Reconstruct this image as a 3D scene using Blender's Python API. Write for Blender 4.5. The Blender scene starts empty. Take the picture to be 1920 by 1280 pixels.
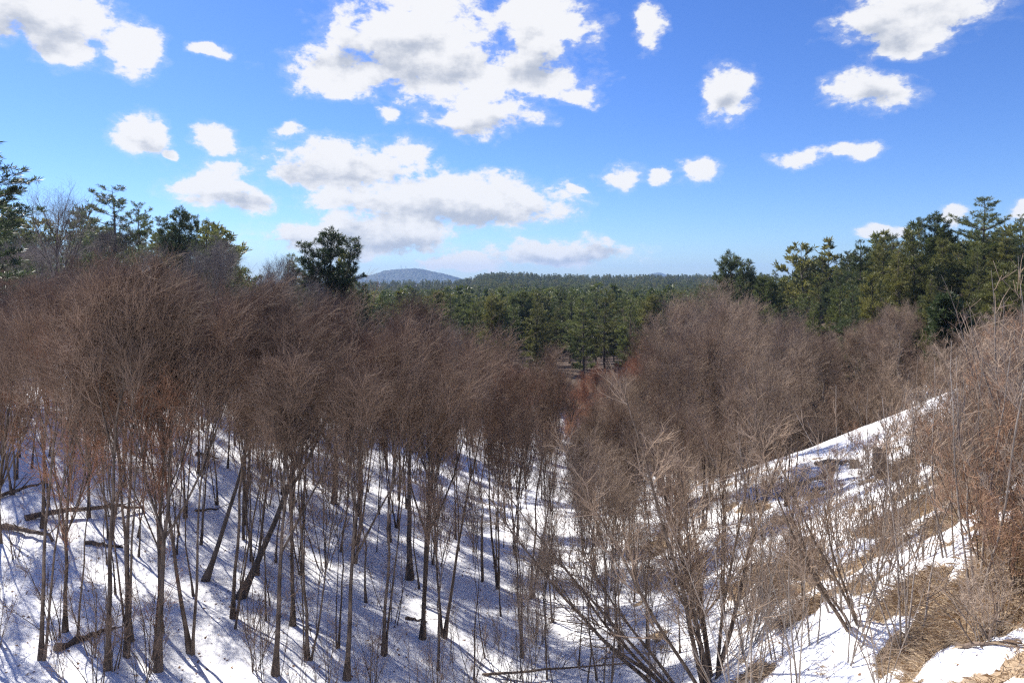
import bpy, math, random
import numpy as np
RNG = np.random.default_rng(7)
scene = bpy.context.scene
COL = scene.collection
F = 1280.0            # focal length of the photograph in its own pixels
HV = 520.0            # picture row of the horizon

# ------------------------------------------------------------------ camera
cam_d = bpy.data.cameras.new("camera"); cam = bpy.data.objects.new("camera", cam_d); COL.objects.link(cam)
cam.location = (0, 0, 0); cam.rotation_euler = (math.radians(90), 0, 0)
cam_d.sensor_width = 36.0; cam_d.lens = 24.0; cam_d.shift_y = (HV - 640.0) / 1920.0
cam_d.clip_start = 0.1; cam_d.clip_end = 20000.0
scene.camera = cam

# ------------------------------------------------------------------ light, sky, exposure
SUN_AZ, SUN_EL = math.radians(-46.0), math.radians(43.0)      # ahead of the camera and to its left
sun_d = bpy.data.lights.new("sun", 'SUN'); sun_d.energy = 5.0; sun_d.angle = math.radians(0.53); sun_d.color = (1.0, 0.94, 0.86)
sun = bpy.data.objects.new("sun", sun_d); COL.objects.link(sun)
from mathutils import Vector
sdir = Vector((math.sin(SUN_AZ) * math.cos(SUN_EL), math.cos(SUN_AZ) * math.cos(SUN_EL), math.sin(SUN_EL)))
sun.rotation_euler = sdir.to_track_quat('Z', 'Y').to_euler()
scene.view_settings.view_transform = 'Standard'; scene.view_settings.look = 'None'
scene.view_settings.gamma = 1.0; scene.view_settings.exposure = 0.85
try: scene.view_settings.use_curve_mapping = False
except Exception: pass
scene.render.film_transparent = False
scene.cycles.max_bounces = 6; scene.cycles.diffuse_bounces = 4; scene.cycles.glossy_bounces = 1
scene.cycles.transmission_bounces = 2; scene.cycles.volume_bounces = 0; scene.cycles.transparent_max_bounces = 4
scene.cycles.use_denoising = False; scene.cycles.use_adaptive_sampling = False
scene.cycles.sample_clamp_indirect = 4.0
scene.cycles.filter_width = 1.3

world = bpy.data.worlds.new("World"); scene.world = world; world.use_nodes = True
def build_sky():
    nt = world.node_tree; nt.nodes.clear(); N = nt.nodes.new; L = nt.links.new
    out = N('ShaderNodeOutputWorld'); mix = N('ShaderNodeMixShader')
    bg = N('ShaderNodeBackground'); bgc = N('ShaderNodeBackground')
    sky = N('ShaderNodeTexSky'); sky.sky_type = 'NISHITA'; sky.sun_disc = False
    sky.sun_elevation = SUN_EL; sky.sun_rotation = SUN_AZ
    sky.altitude = 300; sky.air_density = 1.0; sky.dust_density = 0.2; sky.ozone_density = 2.5
    hs = N('ShaderNodeHueSaturation'); hs.inputs['Saturation'].default_value = 1.12; hs.inputs['Hue'].default_value = 0.505
    L(sky.outputs[0], hs.inputs['Color']); tint = N('ShaderNodeMix'); tint.data_type = 'RGBA'; tint.blend_type = 'MULTIPLY'; tint.inputs['Factor'].default_value = 1.0; tint.inputs['B'].default_value = (0.63, 0.84, 1.26, 1)
    L(hs.outputs[0], tint.inputs['A']); L(tint.outputs['Result'], bg.inputs[0]); bg.inputs[1].default_value = 0.072
    def math_(op, a, b=None, c=None):
        n = N('ShaderNodeMath'); n.operation = op
        for i, v in enumerate((a, b, c)):
            if v is None: continue
            if isinstance(v, (int, float)): n.inputs[i].default_value = v
            else: L(v, n.inputs[i])
        return n.outputs[0]
    def vmath(op, a, b=None, c=None):
        n = N('ShaderNodeVectorMath'); n.operation = op
        for i, v in enumerate((a, b, c)):
            if v is None: continue
            if isinstance(v, tuple): n.inputs[i].default_value = v
            else: L(v, n.inputs[i])
        return n.outputs['Value'] if op in ('LENGTH', 'DOT_PRODUCT') else n.outputs[0]
    def ramp(v, lo, hi):
        n = N('ShaderNodeMapRange'); n.interpolation_type = 'SMOOTHSTEP'; L(v, n.inputs[0])
        n.inputs[1].default_value = lo; n.inputs[2].default_value = hi; return n.outputs[0]
    def noise(vec, scale, detail, rough=0.55):
        n = N('ShaderNodeTexNoise'); n.inputs['Scale'].default_value = scale; n.inputs['Detail'].default_value = detail
        n.inputs['Roughness'].default_value = rough; L(vec, n.inputs['Vector']); return n
    tc = N('ShaderNodeTexCoord'); d = tc.outputs['Generated']
    sep = N('ShaderNodeSeparateXYZ'); L(d, sep.inputs[0])
    az = math_('ARCTAN2', sep.outputs[0], sep.outputs[1]); el = math_('ARCSINE', sep.outputs[2])
    cv = N('ShaderNodeCombineXYZ'); L(az, cv.inputs[0]); L(el, cv.inputs[1])
    # clouds are wider than tall towards the horizon: stretch the noise space
    st = N('ShaderNodeCombineXYZ'); L(az, st.inputs[0]); L(math_('MULTIPLY', el, 1.5), st.inputs[1])
    w1 = noise(st.outputs[0], 11.0, 6.0)
    warp = vmath('SUBTRACT', w1.outputs['Color'], (0.5, 0.5, 0.5))
    warp = vmath('MULTIPLY', warp, (0.075, 0.05, 0.0))
    p = vmath('ADD', cv.outputs[0], warp)
    def ae(u, v):
        X = (u - 960) / F; Z = (HV - v) / F
        return math.atan(X), math.atan(Z / math.sqrt(1 + X * X))
    def field(ells, k=0.35):
        f = None
        for (u, v, ru, rv) in ells:
            a, e = ae(u, v); ra = max(0.006, (ae(u + ru, v)[0] - ae(u - ru, v)[0]) / 2); re = max(0.005, (ae(u, v - rv)[1] - ae(u, v + rv)[1]) / 2)
            ln = vmath('LENGTH', vmath('MULTIPLY_ADD', p, (1 / ra, 1 / re, 0), (-a / ra, -e / re, 0)))
            f = ln if f is None else math_('SMOOTH_MIN', f, ln, k)
        return f
    clouds = [(60, 25, 190, 62), (125, 95, 75, 38), (250, 92, 58, 42), (395, 97, 38, 13), (780, 70, 165, 95), (640, 140, 105, 42),
              (850, 135, 140, 55), (1010, 55, 105, 80), (1010, 150, 100, 36), (1075, 180, 50, 22), (905, 222, 100, 32), (880, 185, 55, 30),
              (1220, 40, 30, 44), (1720, 20, 160, 58), (1690, 80, 75, 38), (1368, 175, 50, 50), (1630, 170, 75, 42), (258, 245, 62, 36),
              (315, 281, 16, 9), (405, 255, 48, 34), (545, 247, 30, 17), (670, 305, 150, 44), (555, 325, 60, 28), (765, 285, 50, 32),
              (405, 345, 88, 48), (460, 380, 52, 24), (830, 378, 235, 58), (640, 372, 70, 28), (940, 385, 120, 46), (690, 445, 190, 42),
              (590, 440, 70, 26), (1040, 476, 150, 26), (870, 490, 85, 18), (1160, 330, 36, 26), (1228, 332, 22, 14), (1312, 325, 46, 27),
              (1495, 295, 58, 17), (1600, 284, 46, 14), (1790, 397, 30, 18), (1915, 382, 36, 26), (1655, 434, 46, 12), (730, 213, 22, 17), (1085, 350, 20, 8)]
    f = field(clouds)
    w2 = noise(vmath('ADD', st.outputs[0], vmath('MULTIPLY', warp, (0.6, 0.6, 0.0))), 17.0, 10.0, 0.63)
    body = math_('MULTIPLY_ADD', math_('SUBTRACT', w2.outputs['Fac'], 0.5), 2.9, math_('MULTIPLY', math_('SUBTRACT', 1.10, f), 1.3))
    w4 = noise(st.outputs[0], 52.0, 6.0, 0.6)
    body = math_('MULTIPLY_ADD', math_('SUBTRACT', w4.outputs['Fac'], 0.5), 1.1, body)
    m_in = ramp(body, 0.0, 0.55)
    # the same kind of fair-weather cloud goes on all round the sky outside the picture
    w3 = noise(st.outputs[0], 4.2, 9.0, 0.6)
    m_out = ramp(w3.outputs['Fac'], 0.56, 0.68)
    absaz = math_('ABSOLUTE', az)
    outside = math_('MAXIMUM', ramp(absaz, 0.68, 0.80), ramp(el, 0.40, 0.50))
    m_out = math_('MULTIPLY', math_('MULTIPLY', m_out, outside), ramp(el, 0.02, 0.12))
    veil = math_('MULTIPLY', ramp(body, -0.35, 0.4), 0.22)
    mask = math_('MAXIMUM', math_('MAXIMUM', m_in, veil), m_out)
    # cloud shade painted as colour: grey thick parts and flat bases, pale sunlit rims
    base_n = noise(vmath('ADD', st.outputs[0], (0.02, 0.03, 0.0)), 15.0, 6.0)
    greys = [(760, 120, 130, 45), (880, 412, 170, 30), (700, 462, 170, 26), (1060, 484, 130, 14), (840, 405, 190, 26), (1000, 120, 60, 40), (440, 380, 60, 20),
             (1690, 60, 90, 40), (900, 238, 70, 14), (640, 325, 110, 22), (60, 60, 110, 35), (1640, 188, 50, 18), (1375, 195, 32, 18), (260, 262, 40, 14)]
    g = math_('SUBTRACT', 1.25, field(greys))
    g = math_('MULTIPLY_ADD', math_('SUBTRACT', base_n.outputs['Fac'], 0.5), 1.6, g)
    n_a = noise(vmath('ADD', st.outputs[0], (-0.012, 0.022, 0.0)), 17.0, 7.0, 0.6); n_b = noise(st.outputs[0], 17.0, 7.0, 0.6)
    relief = math_('SUBTRACT', n_a.outputs['Fac'], n_b.outputs['Fac'])          # painted shade: greyer where there is more cloud towards the sun
    g = math_('MULTIPLY_ADD', relief, 3.2, g)
    g = ramp(g, -0.15, 1.45)
    cc = N('ShaderNodeMix'); cc.data_type = 'RGBA'; L(g, cc.inputs['Factor'])
    cc.inputs['A'].default_value = (0.86, 0.86, 0.87, 1); cc.inputs['B'].default_value = (0.46, 0.50, 0.58, 1)
    L(cc.outputs['Result'], bgc.inputs[0]); bgc.inputs[1].default_value = 0.62
    L(math_('MULTIPLY', mask, 0.97), mix.inputs[0]); L(bg.outputs[0], mix.inputs[1]); L(bgc.outputs[0], mix.inputs[2]); L(mix.outputs[0], out.inputs[0])
build_sky()
world.cycles.sampling_method = 'MANUAL'; world.cycles.sample_map_resolution = 512

# ------------------------------------------------------------------ materials
def new_mat(name):
    m = bpy.data.materials.new(name); m.use_nodes = True; nt = m.node_tree
    return m, nt, nt.nodes['Principled BSDF']
def wood_mat(name, c1, c2, scale=6.0, stretch=0.25, rough=0.85, bump=0.35, rnd=0.25, spec=0.3):
    m, nt, b = new_mat(name); N = nt.nodes.new; L = nt.links.new
    tc = N('ShaderNodeTexCoord'); mp = N('ShaderNodeMapping'); mp.inputs['Scale'].default_value = (1, 1, stretch); L(tc.outputs['Object'], mp.inputs[0])
    n = N('ShaderNodeTexNoise'); n.inputs['Scale'].default_value = scale; n.inputs['Detail'].default_value = 6; L(mp.outputs[0], n.inputs[0])
    r = N('ShaderNodeMapRange'); L(n.outputs['Fac'], r.inputs[0]); r.inputs[1].default_value = 0.35; r.inputs[2].default_value = 0.68
    mx = N('ShaderNodeMix'); mx.data_type = 'RGBA'; L(r.outputs[0], mx.inputs['Factor'])
    mx.inputs['A'].default_value = (*c1, 1); mx.inputs['B'].default_value = (*c2, 1)
    oi = N('ShaderNodeObjectInfo'); hs = N('ShaderNodeHueSaturation'); L(mx.outputs['Result'], hs.inputs['Color'])
    mr = N('ShaderNodeMapRange'); L(oi.outputs['Random'], mr.inputs[0]); mr.inputs[3].default_value = 1 - rnd; mr.inputs[4].default_value = 1 + rnd
    L(mr.outputs[0], hs.inputs['Value'])
    L(hs.outputs[0], b.inputs['Base Color']); b.inputs['Roughness'].default_value = rough; b.inputs['Specular IOR Level'].default_value = spec
    if bump:
        bp = N('ShaderNodeBump'); bp.inputs['Strength'].default_value = bump; bp.inputs['Distance'].default_value = 0.03; L(n.outputs['Fac'], bp.inputs['Height']); L(bp.outputs[0], b.inputs['Normal'])
    return m
M = {}
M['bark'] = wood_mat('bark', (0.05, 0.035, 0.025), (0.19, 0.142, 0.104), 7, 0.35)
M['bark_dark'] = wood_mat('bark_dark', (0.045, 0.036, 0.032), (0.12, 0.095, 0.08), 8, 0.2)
M['bark_grey'] = wood_mat('bark_grey', (0.14, 0.115, 0.095), (0.33, 0.285, 0.24), 7, 0.35)
M['twig_brown'] = wood_mat('twig_brown', (0.165, 0.107, 0.070), (0.285, 0.195, 0.135), 2, 1, 0.75, 0, 0.22, 0.2)
M['twig_red'] = wood_mat('twig_red', (0.25, 0.125, 0.07), (0.37, 0.20, 0.12), 2, 1, 0.75, 0, 0.2, 0.2)
M['twig_grey'] = wood_mat('twig_grey', (0.19, 0.135, 0.092), (0.32, 0.24, 0.175), 2, 1, 0.75, 0, 0.2, 0.2)
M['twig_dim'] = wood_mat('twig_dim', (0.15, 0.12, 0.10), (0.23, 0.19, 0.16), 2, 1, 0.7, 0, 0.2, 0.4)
M['shrub_red'] = wood_mat('shrub_red', (0.27, 0.155, 0.092), (0.41, 0.265, 0.17), 2, 1, 0.75, 0, 0.25, 0.2)
M['shrub_grey'] = wood_mat('shrub_grey', (0.28, 0.21, 0.15), (0.43, 0.345, 0.265), 2, 1, 0.75, 0, 0.25, 0.2)
M['dead_wood'] = wood_mat('dead_wood', (0.06, 0.045, 0.035), (0.17, 0.125, 0.095), 9, 0.3)
M['cut_wood'] = wood_mat('cut_wood', (0.33, 0.22, 0.13), (0.45, 0.32, 0.2), 9, 1.0)
def needle_mat(name, c1, c2, rnd=0.3):
    m, nt, b = new_mat(name); N = nt.nodes.new; L = nt.links.new
    tc = N('ShaderNodeTexCoord'); n = N('ShaderNodeTexNoise'); n.inputs['Scale'].default_value = 0.9; n.inputs['Detail'].default_value = 4; L(tc.outputs['Object'], n.inputs[0])
    r = N('ShaderNodeMapRange'); L(n.outputs['Fac'], r.inputs[0]); r.inputs[1].default_value = 0.35; r.inputs[2].default_value = 0.66
    mx = N('ShaderNodeMix'); mx.data_type = 'RGBA'; L(r.outputs[0], mx.inputs['Factor']); mx.inputs['A'].default_value = (*c1, 1); mx.inputs['B'].default_value = (*c2, 1)
    oi = N('ShaderNodeObjectInfo'); hs = N('ShaderNodeHueSaturation'); L(mx.outputs['Result'], hs.inputs['Color'])
    mr = N('ShaderNodeMapRange'); L(oi.outputs['Random'], mr.inputs[0]); mr.inputs[3].default_value = 1 - rnd; mr.inputs[4].default_value = 1 + rnd; L(mr.outputs[0], hs.inputs['Value'])
    m2 = N('ShaderNodeMath'); m2.operation = 'MULTIPLY_ADD'; L(oi.outputs['Random'], m2.inputs[0]); m2.inputs[1].default_value = -0.03; m2.inputs[2].default_value = 0.51; L(m2.outputs[0], hs.inputs['Hue'])
    L(hs.outputs[0], b.inputs['Base Color']); b.inputs['Roughness'].default_value = 0.5; b.inputs['Specular IOR Level'].default_value = 0.4
    tr = N('ShaderNodeBsdfTranslucent'); L(hs.outputs[0], tr.inputs[0]); ms = N('ShaderNodeMixShader'); ms.inputs[0].default_value = 0.38
    out = nt.nodes['Material Output']; L(b.outputs[0], ms.inputs[1]); L(tr.outputs[0], ms.inputs[2]); L(ms.outputs[0], out.inputs[0])
    return m
M['needle'] = needle_mat('needle', (0.075, 0.105, 0.03), (0.165, 0.19, 0.055))
M['needle_yellow'] = needle_mat('needle_yellow', (0.11, 0.12, 0.028), (0.20, 0.20, 0.055))
M['needle_dark'] = needle_mat('needle_dark', (0.042, 0.068, 0.028), (0.088, 0.115, 0.045))
M['grass'] = wood_mat('grass', (0.34, 0.245, 0.15), (0.60, 0.48, 0.33), 1.5, 1, 0.8, 0, 0.1)
M['litter'] = wood_mat('litter', (0.16, 0.085, 0.045), (0.33, 0.19, 0.105), 3, 1, 0.8, 0, 0.1)

# ------------------------------------------------------------------ helpers
def mesh_np(name, V, Fq, mats, mat_idx=None, smooth=False):
    """V (n,3); Fq (f,k) faces all of one size, or a list of such arrays"""
    me = bpy.data.meshes.new(name)
    fl = Fq if isinstance(Fq, list) else [Fq]; fl = [a for a in fl if len(a)]
    V = np.asarray(V, dtype=np.float32); me.vertices.add(len(V)); me.vertices.foreach_set('co', V.ravel())
    loops = np.concatenate([a.ravel() for a in fl]).astype(np.int32)
    tot = np.concatenate([np.full(len(a), a.shape[1]) for a in fl]).astype(np.int32)
    me.loops.add(len(loops)); me.loops.foreach_set('vertex_index', loops)
    me.polygons.add(len(tot)); st = np.concatenate([[0], np.cumsum(tot)[:-1]]).astype(np.int32)
    me.polygons.foreach_set('loop_start', st); me.polygons.foreach_set('loop_total', tot)
    if mat_idx is not None: me.polygons.foreach_set('material_index', np.asarray(mat_idx, dtype=np.int32))
    me.polygons.foreach_set('use_smooth', np.full(len(tot), smooth))
    for m in mats: me.materials.append(m)
    me.update(calc_edges=True)
    return me
def norm(v): return v / np.maximum(np.linalg.norm(v, axis=-1, keepdims=True), 1e-9)
def tubes(P, R, k):
    """tubes round polylines P (n,m,3) with radii R (n,m)"""
    n, m, _ = P.shape
    T = np.empty_like(P); T[:, 1:-1] = P[:, 2:] - P[:, :-2]; T[:, 0] = P[:, 1] - P[:, 0]; T[:, -1] = P[:, -1] - P[:, -2]
    T = norm(T)
    ref = np.where(np.abs(T[:, :1, 2:3]) > 0.8, np.array([1., 0, 0]), np.array([0, 0, 1.]))
    A = norm(np.cross(T, np.broadcast_to(ref, T.shape))); B = np.cross(T, A)
    th = np.arange(k) * 2 * math.pi / k
    V = P[:, :, None, :] + R[:, :, None, None] * (A[:, :, None, :] * np.cos(th)[None, None, :, None] + B[:, :, None, :] * np.sin(th)[None, None, :, None])
    idx = np.arange(n * m * k).reshape(n, m, k); nx = np.roll(idx, -1, axis=2)
    Q = np.stack([idx[:, :-1], nx[:, :-1], nx[:, 1:], idx[:, 1:]], -1).reshape(-1, 4)
    return V.reshape(-1, 3), Q
def merge(parts):
    Vs, Fs, o = [], [], 0
    for V, Q in parts:
        Vs.append(V); Fs.append(Q + o); o += len(V)
    return np.concatenate(Vs), Fs
def grow(rng, P, R, counts, t0, t1, a0, a1, length, up, wob, m, rf, rtip, side=None):
    """children polylines that leave the parents P at t0..t1"""
    n, mm, _ = P.shape
    counts = np.broadcast_to(counts, (n,)); idx = np.repeat(np.arange(n), counts); c = len(idx)
    t = t0 + (t1 - t0) * rng.random(c)
    s = t * (mm - 1); i = np.minimum(s.astype(int), mm - 2); f = (s - i)[:, None]
    p = P[idx, i] * (1 - f) + P[idx, i + 1] * f
    r0 = (R[idx, i] * (1 - f[:, 0]) + R[idx, i + 1] * f[:, 0]) * rf
    tan = norm(P[idx, i + 1] - P[idx, i])
    perp = norm(np.cross(tan, rng.normal(size=(c, 3))))
    a = np.radians(a0 + (a1 - a0) * rng.random(c))[:, None]
    d = tan * np.cos(a) + perp * np.sin(a)
    plen = np.linalg.norm(P[:, 1:] - P[:, :-1], axis=2).sum(1)[idx]
    ln = length(t, plen, rng) if callable(length) else length * plen
    out = np.empty((c, m, 3)); out[:, 0] = p; st = (ln / (m - 1))[:, None]
    for j in range(1, m):
        d = norm(d + np.array([0, 0, up]) + wob * rng.normal(size=(c, 3)))
        p = p + d * st; out[:, j] = p
    r0 = np.maximum(r0, rtip * 1.2)
    rr = r0[:, None] * (1 - np.linspace(0, 1, m)[None]) + rtip * np.linspace(0, 1, m)[None]
    return out, rr

# a bare broad-leaved tree: trunk with its limbs, and the twigs of its crown
EXT = set()
def bare_tree(name, seed, H=12.0, tr=0.16, split=0.42, lean=0.0, limbs=9, fork=False, spread=(16, 38), twigs=6, bmat='bark', tmat='twig_brown', dens=1.0, kink=0.05, low=0, extra=0, bt0=0.12, nlow=6):
    rng = np.random.default_rng(seed)
    m = 12; z = np.linspace(0, 1, m); TL = H * 0.78
    P = np.zeros((1, m, 3)); P[0, :, 2] = z * TL
    wx = np.cumsum(rng.normal(size=m) * kink * 0.5); wy = np.cumsum(rng.normal(size=m) * kink)
    P[0, :, 0] = wx * z * 3 * H / 12 + lean * TL * (z - 0.35 * z * z); P[0, :, 1] = wy * z * 3 * H / 12
    R = (tr * (1 - 0.80 * z ** 0.9))[None]; R[0, 0] *= 1.75; R[0, 1] *= 1.08
    trunk = [(P, R, 8)]
    stems = [(P, R)]
    if fork:
        i = int(m * min(split, .42)); d0 = norm(P[0, i + 1] - P[0, i])
        for sgn in ((-1, 1) if fork == 2 else (1,)):
            Pf = np.zeros((1, m, 3)); p = P[0, i].copy(); d = norm(d0 + np.array([0.5 * sgn, 0.15 * rng.normal(), 0.0])); Pf[0, 0] = p
            for j in range(1, m):
                d = norm(d + np.array([0, 0, 0.10]) + 0.06 * rng.normal(size=3)); p = p + d * TL * 0.62 / (m - 1); Pf[0, j] = p
            Rf = (R[0, i] * 0.8 * (1 - 0.78 * z))[None]; trunk.append((Pf, Rf, 7)); stems.append((Pf, Rf))
    for q in range(extra):
        an = rng.random() * 6.28; tl = math.radians(rng.uniform(3, 11)); Pf = np.zeros((1, m, 3)); p = np.array([math.cos(an), math.sin(an), 0]) * (tr * 1.6); p[2] = -0.15
        d = np.array([math.cos(an) * math.sin(tl), math.sin(an) * math.sin(tl), math.cos(tl)]); LF = TL * rng.uniform(.72, .98); Pf[0, 0] = p
        for j in range(1, m):
            d = norm(d + np.array([0, 0, 0.012]) + kink * .7 * rng.normal(size=3)); p = p + d * LF / (m - 1); Pf[0, j] = p
        Rf = (tr * rng.uniform(.45, .85) * (1 - 0.8 * z ** .9))[None]; Rf[0, 0] *= 1.5; trunk.append((Pf, Rf, 7)); stems.append((Pf, Rf)); EXT.add(id(Pf))
    lim, limr, br, brr = [], [], [], []
    for (p, r) in stems:
        t0 = split if (p is P or id(p) in EXT) else 0.40
        a, b = grow(rng, p, r, limbs, t0, 0.98, spread[0], spread[1], lambda t, pl, g: H * (0.17 + 0.42 * (1 - t)) * (0.75 + 0.5 * g.random(len(t))), 0.13, 0.07, 8, 0.62, 0.010)
        lim.append(a); limr.append(b)
        a, b = grow(rng, p, r, nlow + low, 0.12 if low else 0.42, 0.95, 35, 75, lambda t, pl, g: H * (0.05 + 0.10 * g.random(len(t))), 0.08, 0.1, 8, 0.22, 0.006)
        br.append(a); brr.append(b)
    lim = np.concatenate(lim); limr = np.concatenate(limr)
    a, b = grow(rng, lim, limr, int(11 * dens), bt0, 0.97, 18, 48, lambda t, pl, g: (0.22 + 0.35 * (1 - t)) * pl * (0.7 + 0.6 * g.random(len(t))), 0.10, 0.09, 8, 0.55, 0.006)
    br = np.concatenate(br + [a]); brr = np.concatenate(brr + [b])
    tops = [g[0][:, -5:][:, :] for g in stems]
    tw, twr = grow(rng, br, brr, int(9 * dens), 0.1, 1.0, 18, 55, lambda t, pl, g: H * (0.045 + 0.05 * g.random(len(t))) * (1 - 0.3 * t), 0.09, 0.12, 5, 0.6, 0.0033)
    tl, tlr = grow(rng, tw, twr, twigs, 0.05, 1.0, 18, 60, lambda t, pl, g: H * (0.022 + 0.03 * g.random(len(t))), 0.08, 0.12, 2, 0.75, 0.0024)
    allp = np.concatenate([x.reshape(-1, 3) for x in (lim, br, tw, tl)]); sc = H / np.quantile(allp[:, 2], 0.999)
    Vt, Ft = merge([tubes(p * sc, r, k) for p, r, k in trunk] + [tubes(lim * sc, limr, 5)])
    Vc, Fc = merge([tubes(br * sc, brr, 4), tubes(tw * sc, twr, 3), tubes(tl * sc, tlr, 3)])
    a = mesh_np(name + '_trunk', Vt, Ft, [M[bmat]], smooth=True); b = mesh_np(name + '_crown', Vc, Fc, [M[tmat]])
    return {'H': H, 'parts': [('trunk', a), ('crown', b)]}
# several thin stems from one root: a shrub or a clump of saplings
def stem_clump(name, seed, H, stems, base_r, fan, tr, twigs, bmat, tmat, bias=0.0, m=9, up=0.05, dens=1, pn=('stem_clump', 'crown'), tl=4):
    rng = np.random.default_rng(seed)
    P = np.zeros((stems, m, 3)); th = rng.random(stems) * 2 * math.pi
    p = np.stack([np.cos(th), np.sin(th), np.zeros(stems)], -1) * base_r * rng.random((stems, 1)); P[:, 0] = p; P[:, 0, 2] = -0.1
    tilt = np.radians(fan * rng.random(stems) ** 0.8)
    d = np.stack([np.sin(tilt) * np.cos(th) + bias, np.sin(tilt) * np.sin(th), np.cos(tilt)], -1); d = norm(d)
    ln = H * (0.55 + 0.5 * rng.random(stems))[:, None] / (m - 1)
    for j in range(1, m):
        d = norm(d + np.array([0, 0, up]) + 0.06 * rng.normal(size=(stems, 3))); p = p + d * ln; P[:, j] = p
    R = tr * (0.55 + 0.6 * rng.random(stems))[:, None] * (1 - 0.82 * np.linspace(0, 1, m)[None])
    br, brr = grow(rng, P, R, int(9 * dens), 0.18, 0.98, 18, 50, lambda t, pl, g: H * (0.10 + 0.20 * g.random(len(t))) * (1.15 - t), 0.07, 0.09, 5, 0.5, 0.004 * H / 3)
    parts = [tubes(br, brr, 3)]
    tw, twr = grow(rng, br, brr, twigs, 0.1, 1.0, 18, 55, lambda t, pl, g: H * (0.05 + 0.07 * g.random(len(t))), 0.06, 0.1, 3, 0.7, 0.003 * H / 3 if H < 4 else 0.004)
    parts.append(tubes(tw, twr, 3))
    if tl:
        t2, t2r = grow(rng, tw, twr, tl, 0.1, 1.0, 20, 60, lambda t, pl, g: H * (0.02 + 0.03 * g.random(len(t))), 0.05, 0.1, 2, 0.8, 0.0028); parts.append(tubes(t2, t2r, 3))
    Vt, Ft = tubes(P, R, 6); Vc, Fc = merge(parts); sc = H / np.quantile(Vc[:, 2], .995); Vt = Vt * sc; Vc = Vc * sc
    a = mesh_np(name + '_stems', Vt, Ft, [M[bmat]], smooth=True); b = mesh_np(name + '_twigs', Vc, Fc, [M[tmat]])
    return {'H': H, 'parts': [(pn[0], a), (pn[1], b)]}
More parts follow.
